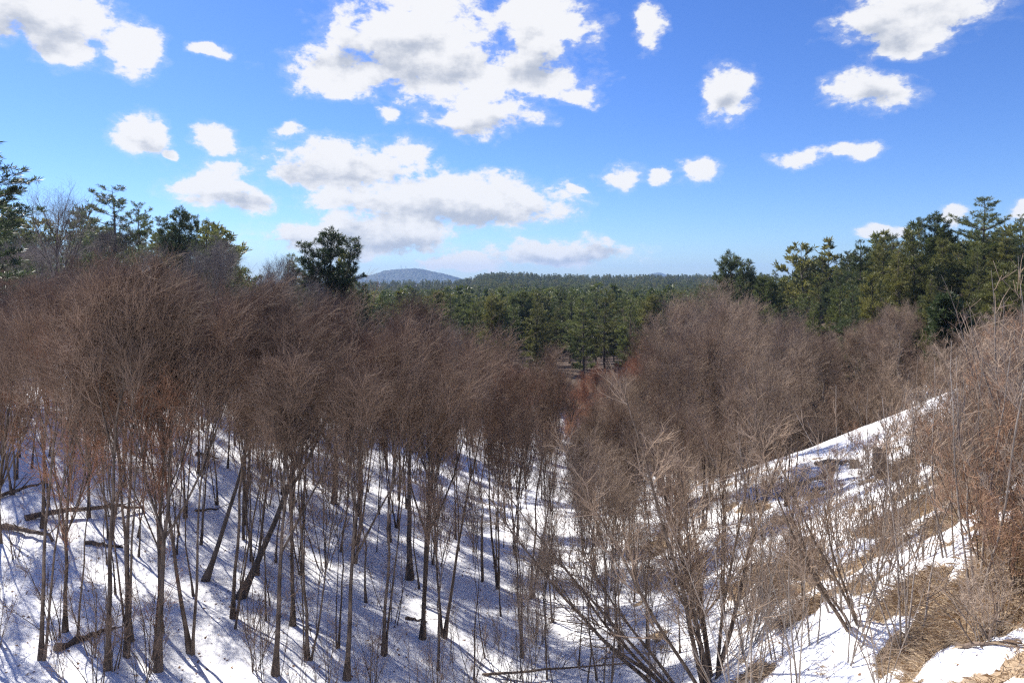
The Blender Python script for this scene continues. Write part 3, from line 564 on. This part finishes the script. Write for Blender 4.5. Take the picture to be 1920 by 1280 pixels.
LOOK = {id(A[0]): 'straight', id(CLUMP[0]): 'four-stemmed', id(CLUMP[1]): 'five-stemmed', id(A[1]): 'twin-stemmed', id(A[2]): 'forked', id(A[3]): 'thin three-stemmed', id(A[4]): 'three-forked', id(A[5]): 'leaning twin-stemmed', id(OPEN): 'open-crowned', id(DARK): 'dark-barked',
        id(YOUNG[0]): 'young', id(YOUNG[1]): 'young bushy', id(YOUNG[2]): 'young narrow', id(ROUND[0]): 'wide-forked', id(ROUND[1]): 'round-crowned', id(PINE[0]): 'open-tiered', id(PINE[1]): 'slim', id(PINE[2]): 'ragged flat-topped',
        id(PINE[3]): 'full-skirted', id(PINE[4]): 'several-tipped', id(YPINE): 'young bushy', id(SHR[0]): 'dense', id(SHR[1]): 'upright', id(SHR[2]): 'sprawling', id(SHR[3]): 'slim', id(SAP[0]): 'four-stemmed', id(SAP[1]): 'six-stemmed', id(SAP[2]): 'three-stemmed'}
HUE = {'twig_brown': 'brown', 'twig_red': 'reddish', 'twig_grey': 'greyish', 'needle_dark': 'dark', 'needle_yellow': 'yellowish', 'shrub_red': 'reddish', 'shrub_grey': 'grey'}
def describe(label, pr, mm, h, hr):
    size = 'short ' if h < hr[0] + (hr[1] - hr[0]) * .33 else 'tall ' if h > hr[0] + (hr[1] - hr[0]) * .67 else ''
    hue = HUE.get(mm[1], '') + ' ' if mm and mm[1] in HUE and HUE[mm[1]] not in label else ''
    return size + LOOK[id(pr)] + ' ' + hue + label
def far_enough(x, y, d):
    return all((x - a) ** 2 + (y - b) ** 2 > d * d for a, b in USED)
def profile(pts): return lambda u: float(np.interp(u, [p[0] for p in pts], [p[1] for p in pts]))
# crowns of the stand on the snowy bank: their tops make the brown skyline of the bank
PL = profile([(-200, 500), (0, 535), (110, 485), (200, 455), (300, 480), (430, 515), (520, 545), (620, 575), (700, 610), (800, 660), (900, 690), (1000, 740), (1060, 778), (1120, 740), (1200, 650), (1280, 560), (1350, 530), (1450, 560), (1560, 590), (1700, 590), (1800, 600), (2100, 580)])
def fill(n, urange, Drange, dmin, kinds, hr, label, group, mats=None, jit=(0, 60), name='bare_tree', power=1.0, test=None, cat='bare tree', tops=PL, sx=(0.85, 1.1)):
    c = 0; tries = 0
    while c < n and tries < n * 60:
        tries += 1
        D = Drange[0] + (Drange[1] - Drange[0]) * R_.random() ** power; u = urange[0] + (urange[1] - urange[0]) * R_.random()
        x = (u - 960) / F * D
        if test and not test(x, D, u): continue
        if not far_enough(x, D, dmin): continue
        z = g1(x, D); vt = tops(u) + jit[0] + (jit[1] - jit[0]) * R_.random() ** 1.3 if tops else None
        h = (HV - vt) / F * D - z if tops else hr[0] + (hr[1] - hr[0]) * R_.random()
        if h < hr[0] * 0.7: continue
        h = min(max(h, hr[0]), hr[1]); pr = R_.choice(kinds); USED.append((x, D)); c += 1
        mm = R_.choice(mats) if isinstance(mats, list) else mats
        place(pr, name, x, D, z - 0.06, h / pr['H'], R_.random() * 6.28, describe(label, pr, mm, h, hr), cat, group, mm, tilt=(R_.gauss(0, .035), R_.gauss(0, .035)) if cat == 'bare tree' else (0, 0), sxy=R_.uniform(*sx))
    return c
cnt = {}
cnt['bank'] = fill(112, (-90, 760), (25.5, 54), 1.3, A + [A[1], A[3], A[3], A[5]], (7.5, 12.5), 'bare tree with brown twigs in the stand on the snowy bank', 'bare trees crowded on the snowy bank', jit=(0, 75), power=0.8, sx=(.75, 1.0))
cnt['bank2'] = fill(50, (640, 1040), (30, 74), 1.3, [A[0], A[1], A[3], A[3]] + CLUMP + YOUNG[:1], (5, 11), 'brown-twigged tree where the snowy bank meets the ravine bottom', 'thin bare trees low on the snowy bank', jit=(0, 60), mats=(None, 'twig_brown'), sx=(.7, .95))
cnt['valley'] = fill(44, (900, 1230), (55, 100), 1.7, YOUNG, (4.5, 9.5), 'reddish twiggy tree in the thicket at the ravine end', 'reddish young trees at the ravine end', jit=(-5, 60), name='young_tree', cat='young tree')
cnt['valley2'] = fill(34, (930, 1200), (82, 105), 1.9, YOUNG + CLUMP, (5, 9), 'reddish twiggy tree between the ravine end and the pine wood', 'reddish trees before the pine wood', mats=(None, 'twig_red'), tops=profile([(930, 668), (1060, 700), (1200, 640)]), jit=(0, 35), name='young_tree', cat='young tree')
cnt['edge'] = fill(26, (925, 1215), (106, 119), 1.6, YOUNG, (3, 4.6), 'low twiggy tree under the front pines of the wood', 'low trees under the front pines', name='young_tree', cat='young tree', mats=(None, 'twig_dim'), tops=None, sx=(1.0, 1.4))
cnt['right'] = fill(38, (1010, 1400), (25, 58), 1.4, CLUMP + [CLUMP[0], YOUNG[0], ROUND[1], A[3]], (5.5, 9.5), 'twiggy tree in the thicket on the sunny lower bank', 'grey-brown trees on the sunny lower bank', mats=(None, 'twig_grey'), jit=(5, 150))
cnt['gully'] = fill(36, (1240, 1830), (41, 72), 2.1, ROUND + [A[2], A[4], YOUNG[1]], (7, 12), 'bare tree in the dark gully behind the snowy spur', 'bare trees in the gully', mats=[(None, 'twig_grey'), (None, 'twig_brown')], jit=(10, 60), test=lambda x, y, u: x > 10)
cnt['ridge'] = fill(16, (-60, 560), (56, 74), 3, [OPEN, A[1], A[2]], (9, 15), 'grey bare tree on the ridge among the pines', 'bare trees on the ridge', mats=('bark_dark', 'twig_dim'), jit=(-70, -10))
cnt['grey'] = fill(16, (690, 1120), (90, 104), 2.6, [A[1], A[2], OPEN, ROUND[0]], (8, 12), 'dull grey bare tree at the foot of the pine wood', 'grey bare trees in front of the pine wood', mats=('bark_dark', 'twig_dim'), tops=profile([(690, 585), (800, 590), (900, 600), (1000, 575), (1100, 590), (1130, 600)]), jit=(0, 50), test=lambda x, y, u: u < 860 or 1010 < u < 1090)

# pines that stand out one by one
def ppine(pr, u, vt, D, lab, group=None, rz=None, sxy=1.0, mats=None): return put(pr, 'pine_tree', u, 0, vtop=vt, D=D, rz=rz, label=lab, cat='pine', group=group, sxy=sxy, mats=mats)
ppine(PINE[0], -40, 262, 44, 'tall pine with long flat boughs at the near end of the ridge', sxy=1.5, mats=(None, 'needle_dark'))
ppine(PINE[2], 212, 352, 74, 'flat-topped ragged pine beside the open-crowned bare tree', sxy=1.5, mats=(None, 'needle_dark'))
ppine(PINE[1], 165, 405, 76, 'thin ragged pine close against the flat-topped one', mats=(None, 'needle_dark'))
ppine(PINE[2], 262, 385, 80, 'short-boughed pine sheltering behind the flat-topped one')
ppine(PINE[4], 338, 390, 72, 'bushy pine with several upswept tips on the ridge', mats=(None, 'needle_dark'))
ppine(PINE[1], 392, 405, 70, 'slim pointed pine beside the bushy one with upswept tips')
ppine(PINE[3], 440, 462, 72, 'low broad pine tucked among grey bare trees on the ridge')
ppine(PINE[3], 545, 474, 70, 'dull olive pine next to the big many-tipped pine')
ppine(PINE[4], 622, 430, 60, 'big many-tipped pine standing alone at the end of the ridge', sxy=1.12, rz=0.4, mats=(None, 'needle_dark'))
ppine(PINE[3], 678, 530, 58, 'lower pine with drooping skirts beside the big many-tipped pine', sxy=1.2)
ppine(TALLP, 1842, 366, 80, 'tallest pine of the hilltop, broad tiers of dark boughs', sxy=1.2)
ppine(PINE[4], 1752, 398, 84, 'pine with thin dead tops next to the tallest of the hilltop', sxy=.9)
ppine(PINE[1], 1700, 428, 95, 'pointed pine stepping down from the hilltop', mats=(None, 'needle_dark'))
ppine(PINE[0], 1915, 402, 86, 'pine beyond the tallest one on the hilltop')
ppine(PINE[4], 1372, 474, 72, 'bushy dark pine poking up behind the round-topped bare tree', sxy=.85, mats=(None, 'needle_dark'))
ppine(YPINE, 1885, 492, 60, 'full yellowish-green pine at the edge of the brush', sxy=1.3)
ppine(YPINE, 1640, 512, 66, 'bright yellow-green pointed pine in front of the dark wood')
ppine(PINE[3], 1596, 535, 62, 'dense dark-green pine next to the bright yellow-green pointed one', mats=(None, 'needle_dark'))
put(JUN, 'juniper', 1782, 0, vtop=566, D=42, label='dark cone-shaped juniper rising out of the pale brush', cat='juniper', sxy=1.15)
for k, (u, vt, D) in enumerate([(885, 560, 106), (925, 552, 111), (962, 566, 107), (1005, 548, 113), (1095, 556, 108), (1135, 546, 112), (1180, 560, 106), (1222, 552, 110), (848, 545, 108)]):
    ppine([PINE[0], PINE[4], PINE[1], PINE[3], PINE[0], PINE[2], PINE[3], PINE[4], PINE[1]][k], u, vt, D, ['open-tiered', 'several-tipped', 'slim', 'full-skirted', 'open-tiered', 'ragged flat-topped', 'full-skirted', 'several-tipped', 'slim'][k] + ' pine in the front row of the wood, trunk showing above the brush', 'front pines of the wood', mats=[None, (None, 'needle_yellow')][k % 2], sxy=1.1)
PR = profile([(1380, 515), (1450, 500), (1500, 485), (1560, 455), (1650, 440), (1720, 425), (1800, 430), (2000, 420)])
cnt['hill'] = fill(88, (1430, 2000), (72, 135), 3.0, PINE + [YPINE], (7, 15), 'pine in the wood that climbs to the hilltop', 'pines climbing to the hilltop', name='pine_tree', cat='pine', mats=[None, (None, 'needle_dark'), (None, 'needle_yellow'), None], tops=PR, jit=(5, 110), test=lambda x, y, u: True)
cnt['hill2'] = fill(26, (1390, 1990), (58, 80), 3.0, [YPINE, PINE[3], PINE[1]], (5, 11), 'pine along the lower edge of the hillside wood', 'pines at the lower edge of the hillside wood', name='pine_tree', cat='pine', mats=[(None, 'needle_yellow'), None, (None, 'needle_yellow')], tops=profile([(1390, 530), (2000, 520)]), jit=(-10, 60))
PC = profile([(690, 540), (780, 545), (850, 532), (950, 560), (1060, 548), (1140, 560), (1240, 560), (1300, 540)])
cnt['ctr'] = fill(110, (680, 1420), (102, 190), 3.8, PINE, (9, 18), 'pine in the wood closing off the ravine', 'pines closing off the ravine', name='pine_tree', cat='pine', mats=[None, None, (None, 'needle_dark'), (None, 'needle_yellow')], tops=profile([(680, 552), (800, 548), (870, 534), (950, 548), (1060, 530), (1140, 545), (1240, 545), (1330, 525), (1420, 520)]), jit=(0, 45), sx=(.9, 1.3))
cnt['ridgep'] = fill(9, (-80, 720), (66, 100), 3.5, PINE, (8, 14), 'dark pine on the ridge behind the bare trees', 'pines behind the bare trees of the ridge', name='pine_tree', cat='pine', mats=(None, 'needle_dark'), tops=profile([(-80, 420), (300, 440), (450, 480), (720, 560)]), jit=(10, 60))

# thin poles crowding between the bigger trunks
POLE = [bare_tree('pole', 220 + i, 9, tr, .62, ln, 6, False, spread=(10, 28), twigs=3, dens=.7, extra=ex, kink=.06, bt0=.35, nlow=2) for i, (tr, ln, ex) in enumerate([(.038, .05, 0), (.045, -.1, 1), (.034, .16, 0)])]
LOOK.update({id(POLE[0]): 'upright', id(POLE[1]): 'two-stemmed', id(POLE[2]): 'leaning'})
cnt['pole'] = fill(85, (-60, 1000), (19, 46), 0.8, POLE, (5, 9.5), 'pole-thin young tree between the bigger trunks of the snowy bank', 'pole-thin trees on the snowy bank', name='young_tree', cat='young tree', tops=None, mats=(None, 'twig_brown'))
cnt['pole2'] = fill(52, (930, 1490), (16.5, 34), 0.8, POLE, (4, 7.5), 'pole-thin young tree in the brushy ravine bottom', 'pole-thin trees in the ravine bottom', name='young_tree', cat='young tree', tops=None, mats=('bark', 'twig_grey'))
# brush on the sunny bank
def shrub_ok(x, y, u):
    return not (x < 9.5 and y < 17 and R_.random() < 0.6)
cnt['shrub'] = 0
def shrubs(n, ur, Dr, dmin, kinds, hr, label, group, mats=None, power=1.0, test=None, name='shrub', cat='shrub'):
    c = 0; tries = 0; used = []
    while c < n and tries < n * 40:
        tries += 1; D = Dr[0] + (Dr[1] - Dr[0]) * R_.random() ** power; u = ur[0] + (ur[1] - ur[0]) * R_.random(); x = (u - 960) / F * D
        if test and not test(x, D, u): continue
        if not all((x - a) ** 2 + (D - b) ** 2 > dmin * dmin for a, b in used): continue
        used.append((x, D)); c += 1; pr = R_.choice(kinds); h = R_.uniform(*hr)
        mm = R_.choice(mats) if isinstance(mats, list) else mats
        place(pr, name, x, D, g1(x, D), h / pr['H'], R_.random() * 6.28, describe(label, pr, mm, h, hr), cat, group, mm, tilt=(R_.gauss(0, .06), R_.gauss(-.05, .08)))
    cnt[group] = c
shrubs(125, (1700, 2120), (17, 46), 0.95, SHR, (1.5, 3.0), 'leafless shrub in the thicket covering the upper sunny bank', 'shrubs on the upper sunny bank', mats=[('bark', 'shrub_red'), ('bark', 'shrub_red'), ('bark_grey', 'shrub_grey'), ('bark', 'shrub_grey')],
       test=lambda x, y, u: u > 1815 + max(0, y - 24) * 6 or (u > 1740 and y < 22))
shrubs(40, (1780, 2050), (9.5, 19), 0.7, SHR, (1.4, 2.6), 'twiggy shrub growing out of the matted grass', 'shrubs in the matted grass', mats=[('bark', 'shrub_red'), ('bark_grey', 'shrub_grey')], test=lambda x, y, u: u > 1850 or y > 15)
shrubs(40, (1400, 1830), (13, 31), 1.0, SHR + SAP, (0.6, 1.7), 'leafless shrub on the patchy snow of the sunny bank', 'thin shrubs on the patchy snow', mats=[('bark', 'shrub_red'), ('bark_grey', 'shrub_grey')])
shrubs(36, (1480, 1840), (36, 47), 1.2, SHR[:3], (2.4, 4.4), 'leafless bush along the gully edge behind the snowy spur', 'bushes along the gully edge', mats=[('bark', 'twig_brown'), ('bark', 'twig_grey')], test=lambda x, y, u: y > 35.5 + (u - 1480) * .004)
shrubs(40, (1760, 2150), (40, 64), 1.6, SHR, (2.2, 3.8), 'leafless bush between the sunny bank and the hillside pines', 'pale brush below the pines', mats=('shrub_grey', 'shrub_grey'), test=lambda x, y, u: x > 27)
shrubs(32, (-40, 1000), (15, 21), 0.9, SAP, (1.8, 3.4), 'whip-thin sapling growing from the snow at the bank foot', 'saplings at the bank foot', name='sapling', cat='sapling')
shrubs(26, (960, 1440), (16.5, 30), 1.1, SAP, (1.6, 3.8), 'leafless bush in the brushy ravine bottom', 'bushes in the ravine bottom', mats=[('bark_grey', 'twig_grey')])
shrubs(40, (1380, 1940), (10.5, 19), 0.75, SAP, (2.4, 4.6), 'sapling rooted among the grass patches', 'saplings among the grass patches', mats=('bark_grey', 'twig_grey'), name='sapling', cat='sapling')
shrubs(16, (-20, 960), (22, 44), 1.8, SAP, (2.4, 5.0), 'thin understorey sapling between the trunks of the snowy bank', 'understorey saplings on the snowy bank', name='sapling', cat='sapling')

# ------------------------------------------------------------------ fallen wood, stump
def log(u0, v0, u1, v1, r, label, stubs=4, lift=0.0, seed=1, mat='dead_wood', sag=0.1):
    rng = np.random.default_rng(seed); x0, y0 = hit(u0, v0); x1, y1 = hit(u1, v1); m = 10; t = np.linspace(0, 1, m)
    x = x0 + (x1 - x0) * t; y = y0 + (y1 - y0) * t; z = gz(x, y); zl = z[0] + (z[-1] - z[0]) * t; z = np.maximum(z + r * 0.6, zl * 0.7 + z * 0.3 + r * 0.6) + lift * np.sin(t * math.pi * .9)
    P = np.stack([x, y, z], -1); c = P[0].copy(); P = P - c + rng.normal(size=P.shape) * r * 0.4; R = r * (1.05 - 0.6 * t)
    e = bpy.data.objects.new('fallen_log', None); COL.objects.link(e); e.location = c; tag(e, label, 'log')
    V, Q = tubes(P[None], R[None], 8); n = len(V); caps = [np.arange(8)[::-1][None], (n - 8 + np.arange(8))[None]]
    o = bpy.data.objects.new('trunk', mesh_np('fallen_log', V, [Q] + caps, [M[mat]], smooth=False)); COL.objects.link(o); o.parent = e
    b, br = grow(rng, P[None], R[None], stubs, .15, .98, 30, 70, lambda t, pl, g: 0.25 + 1.1 * g.random(len(t)), 0.1, 0.1, 5, .45, .012)
    b2, b2r = grow(rng, b, br, 3, .3, 1, 25, 60, lambda t, pl, g: 0.3 + .4 * g.random(len(t)), 0.05, .1, 3, .6, .006)
    for k in range(len(b)):
        V, F_ = merge([tubes(b[k:k + 1], br[k:k + 1], 5), tubes(b2[k * 3:k * 3 + 3], b2r[k * 3:k * 3 + 3], 3)])
        o = bpy.data.objects.new('branch', mesh_np('log_branch', V, F_, [M[mat]])); COL.objects.link(o); o.parent = e
log(45, 978, 270, 958, .12, 'long fallen trunk lying across the snowy bank', 5, .25, 1)
log(0, 992, 105, 1015, .11, 'dark fallen trunk lying just below the long one on the bank', 3, .1, 2)
log(0, 935, 85, 915, .09, 'thin fallen pole lying uphill of the long fallen trunk', 2, .15, 3)
log(105, 1222, 215, 1178, .10, 'short broken log lying in the snow at the bank foot', 3, .02, 4, 'dead_wood')
log(160, 1020, 232, 1030, .08, 'short stick of wood half in snow below the fallen trunks', 2, .02, 5)
log(365, 855, 410, 865, .10, 'dead branch propped on the snow near the ridge crest', 3, .1, 6)
log(365, 960, 410, 957, .06, 'thin stick lying in shaded snow uphill of the dark leaning trunk', 1, .02, 12)
log(1530, 872, 1606, 868, .11, 'broken log on the spur pointing at the stump', 3, .06, 7, 'bark_grey')
log(1470, 925, 1562, 898, .09, 'longer fallen pole on the spur below the broken log', 3, .06, 8, 'bark_grey')
log(905, 1268, 1180, 1245, .04, 'fallen trunk buried in the brush of the ravine bottom', 5, .05, 9)
log(1580, 812, 1800, 690, .06, 'bent bare pole arching over the crest of the spur', 4, .35, 10, 'bark_grey')
log(1795, 1222, 1915, 1226, .035, 'thin dead branch lying on the matted grass', 6, .02, 11, 'dead_wood')
log(760, 1163, 800, 1168, .05, 'short stick lying on sunny snow by the three-forked tree', 1, .01, 13)
def stump(u, v, h, r, label):
    x, y = hit(u, v); z = g1(x, y); rng = np.random.default_rng(9)
    e = bpy.data.objects.new('tree_stump', None); COL.objects.link(e); e.location = (x, y, z - .1); tag(e, label, 'stump')
    k = 14; th = np.arange(k) * 2 * math.pi / k; rad = r * (1 + .14 * np.sin(3 * th + 1) + .08 * rng.normal(size=k)); lv = [(0, 1.5), (.15 * h, 1.12), (.6 * h, 1.0), (h, .96)]
    V = []; 
    for i, (zz, f) in enumerate(lv):
        jag = rng.random(k) * h * .22 if i == 3 else 0
        V.append(np.stack([np.cos(th) * rad * f, np.sin(th) * rad * f, zz + jag + np.zeros(k)], -1))
    V = np.concatenate(V); idx = np.arange(len(V)).reshape(4, k); nx = np.roll(idx, -1, 1); Q = np.stack([idx[:-1], nx[:-1], nx[1:], idx[1:]], -1).reshape(-1, 4)
    o = bpy.data.objects.new('bark', mesh_np('stump_bark', V, Q, [M['bark_grey']])); COL.objects.link(o); o.parent = e
    top = np.concatenate([V[idx[3]] * [.97, .97, 1] - [0, 0, .02], [[0, 0, h * .95]]]); T = np.stack([np.arange(k), (np.arange(k) + 1) % k, np.full(k, k)], -1)
    o = bpy.data.objects.new('broken_top', mesh_np('stump_top', top, T, [M['cut_wood']])); COL.objects.link(o); o.parent = e
stump(1649, 888, .85, .2, 'upright broken stump on the snowy spur of the sunny bank')
stump(1602, 876, .35, .16, 'low jagged stump beside the broken log on the spur')

# ------------------------------------------------------------------ grass, litter
def scatter_blades():
    rng = np.random.default_rng(21); n = 520000
    x = 4 + 16 * rng.random(n); y = 8 + 20 * rng.random(n); m = bare_mask(x, y); keep = (rng.random(n) < m * np.clip(13 / y, 0, 1) ** 1.2) & (x / y < .82) & (x / y > 0.2)
    x, y = x[keep], y[keep]; n = len(x); z = gz(x, y) - .01
    th = 3.6 + 3.0 * (fbm(x / 1.1, y / 1.1, 91, 2) - .5) + rng.normal(size=n) * .7; el = np.abs(rng.normal(size=n) * .2) + .02; ln = .12 + .24 * rng.random(n)
    d = np.stack([np.cos(th) * np.cos(el), np.sin(th) * np.cos(el), np.sin(el)], -1); b = np.stack([x, y, z], -1); w = norm(np.cross(d, rng.normal(size=(n, 3)))) * .0045
    mid = b + d * ln[:, None] * .6 + np.array([0, 0, .03]); tip = b + d * ln[:, None] + np.array([0, 0, -.01])
    V = np.stack([b - w, b + w, mid + w * .8, tip, mid - w * .8], 1).reshape(-1, 3); i = np.arange(n)[:, None] * 5
    o = bpy.data.objects.new('grass', mesh_np('grass', V, (i + np.arange(5)[None]), [M['grass']])); COL.objects.link(o)
    tag(o, 'matted tan dead grass in the melted patches of the sunny bank', 'grass', kind='stuff'); cnt['grass'] = n
    n = 30000; x = -20 + 42 * rng.random(n); y = 9 + 34 * rng.random(n); k = (rng.random(n) < np.where(x > 4, .22 * sstep(.0, .3, bare_mask(x + .3, y)) + .12, .16)); x, y = x[k], y[k]; n = len(x)
    z = gz(x, y) + .012; a = rng.random(n) * 6.28; s = .025 + .04 * rng.random(n); d = np.stack([np.cos(a), np.sin(a), rng.normal(size=n) * .35], -1) * s[:, None]; e = np.stack([-np.sin(a), np.cos(a), rng.normal(size=n) * .35], -1) * s[:, None] * .55
    b = np.stack([x, y, z + .01], -1); V = np.stack([b - d, b + e, b + d, b - e], 1).reshape(-1, 3); i = np.arange(n)[:, None] * 4
    o = bpy.data.objects.new('leaf_litter', mesh_np('leaf_litter', V, (i + np.arange(4)[None]), [M['litter']])); COL.objects.link(o)
    tag(o, 'brown dead leaves strewn over snow and grass', 'leaf litter', kind='stuff')
scatter_blades()

# ------------------------------------------------------------------ the far wood: past the pines one can count, one mass
def far_wood():
    rng = np.random.default_rng(77); pts = []
    def band(n, ur, D0, D1, p=1.0):
        D = D0 + (D1 - D0) * rng.random(n) ** p; u = ur[0] + (ur[1] - ur[0]) * rng.random(n); pts.append(np.stack([(u - 960) / F * D, D], -1))
    band(650, (640, 1500), 170, 300); band(1100, (640, 1480), 300, 620); band(2200, (640, 1450), 620, 1180); band(500, (840, 1400), 980, 1130)
    band(260, (1430, 2200), 130, 200); band(80, (-200, 640), 100, 190)
    p = np.concatenate(pts); z = gz(p[:, 0], p[:, 1]) - .3; V = np.concatenate([p, z[:, None]], 1)
    me = bpy.data.meshes.new('far_wood'); me.from_pydata(V.tolist(), [], []); o = bpy.data.objects.new('forest', me); COL.objects.link(o)
    tag(o, 'far evergreen forest rolling to the horizon beyond the ravine', 'forest', kind='stuff')
    kinds = []
    for k, (seed, L0, nm, H, shp) in enumerate([(400, 3.4, 'needle', 13, .7), (401, 3.8, 'needle', 14, .6), (402, 3.2, 'needle_yellow', 12, .8), (403, 4.0, 'needle_yellow', 12, .5)]):
        q = pine('wood_pine', seed, H, L0, .2, 1.0, 5, 0.05, tuft=.8, tips=1.0, gap=.1, nmat=nm, blades=4, width=.2, shape=shp, sub=4); kinds.append(q)
    ng = bpy.data.node_groups.new('forest_nodes', 'GeometryNodeTree'); ng.interface.new_socket('Geometry', in_out='INPUT', socket_type='NodeSocketGeometry'); ng.interface.new_socket('Geometry', in_out='OUTPUT', socket_type='NodeSocketGeometry')
    N = ng.nodes.new; L = ng.links.new; gi = N('NodeGroupInput'); go = N('NodeGroupOutput'); join = N('GeometryNodeJoinGeometry')
    col = bpy.data.collections.new('forest_kinds')
    for k, q in enumerate(kinds):
        tm, cm = q['parts'][0][1], q['parts'][1][1]
        import bmesh
        bm = bmesh.new(); bm.from_mesh(cm); nf = len(bm.faces); bm.from_mesh(tm)
        bm.faces.ensure_lookup_table()
        for f in bm.faces[nf:]: f.material_index = 1
        m2 = bpy.data.meshes.new('wood_pine_whole'); bm.to_mesh(m2); bm.free(); m2.materials.append(cm.materials[0]); m2.materials.append(M['bark_dark'])
        ob = bpy.data.objects.new('wood_pine', m2); col.objects.link(ob)
    ci = N('GeometryNodeCollectionInfo'); ci.inputs['Collection'].default_value = col; ci.inputs['Separate Children'].default_value = True; ci.inputs['Reset Children'].default_value = True
    ip = N('GeometryNodeInstanceOnPoints'); ip.inputs['Pick Instance'].default_value = True
    rr = N('FunctionNodeRandomValue'); rr.data_type = 'FLOAT_VECTOR'; rr.inputs['Max'].default_value = (0.05, 0.05, 6.28); rr.inputs['Seed'].default_value = 3
    rs = N('FunctionNodeRandomValue'); rs.data_type = 'FLOAT'; rs.inputs[2].default_value = 0.75; rs.inputs[3].default_value = 1.4; rs.inputs['Seed'].default_value = 8
    ri = N('FunctionNodeRandomValue'); ri.data_type = 'INT'; ri.inputs[4].default_value = 0; ri.inputs[5].default_value = 3; ri.inputs['Seed'].default_value = 5
    L(gi.outputs[0], ip.inputs['Points']); L(ci.outputs[0], ip.inputs['Instance']); L(ri.outputs[2], ip.inputs['Instance Index']); L(rr.outputs[0], ip.inputs['Rotation']); L(rs.outputs[1], ip.inputs['Scale']); L(ip.outputs[0], go.inputs[0])
    md = o.modifiers.new('forest_nodes', 'NODES'); md.node_group = ng
far_wood()

# ------------------------------------------------------------------ the air
def haze():
    x0, x1, y0, y1, z0, z1 = -6600, 6600, -700, 6900, -60, 120
    V = np.array([[x, y, z] for x in (x0, x1) for y in (y0, y1) for z in (z0, z1)], float)
    Q = np.array([[0, 1, 3, 2], [4, 6, 7, 5], [0, 4, 5, 1], [2, 3, 7, 6], [0, 2, 6, 4], [1, 5, 7, 3]])
    m = bpy.data.materials.new('haze'); m.use_nodes = True; nt = m.node_tree; nt.nodes.clear(); out = nt.nodes.new('ShaderNodeOutputMaterial'); v = nt.nodes.new('ShaderNodeVolumePrincipled')
    v.inputs['Color'].default_value = (0.42, 0.64, 1.0, 1); v.inputs['Density'].default_value = 0.00012; v.inputs['Anisotropy'].default_value = 0.0; nt.links.new(v.outputs[0], out.inputs['Volume'])
    o = bpy.data.objects.new('haze', mesh_np('haze', V, Q, [m])); COL.objects.link(o); tag(o, 'thin blue haze in the air over the valley', 'haze', kind='stuff')
haze()
print('COUNTS', cnt, len(bpy.data.objects), 'tris', sum(sum(len(p.vertices) - 2 for p in me.polygons) if len(me.polygons) < 2000 else len(me.loops) - 2 * len(me.polygons) for me in bpy.data.meshes))
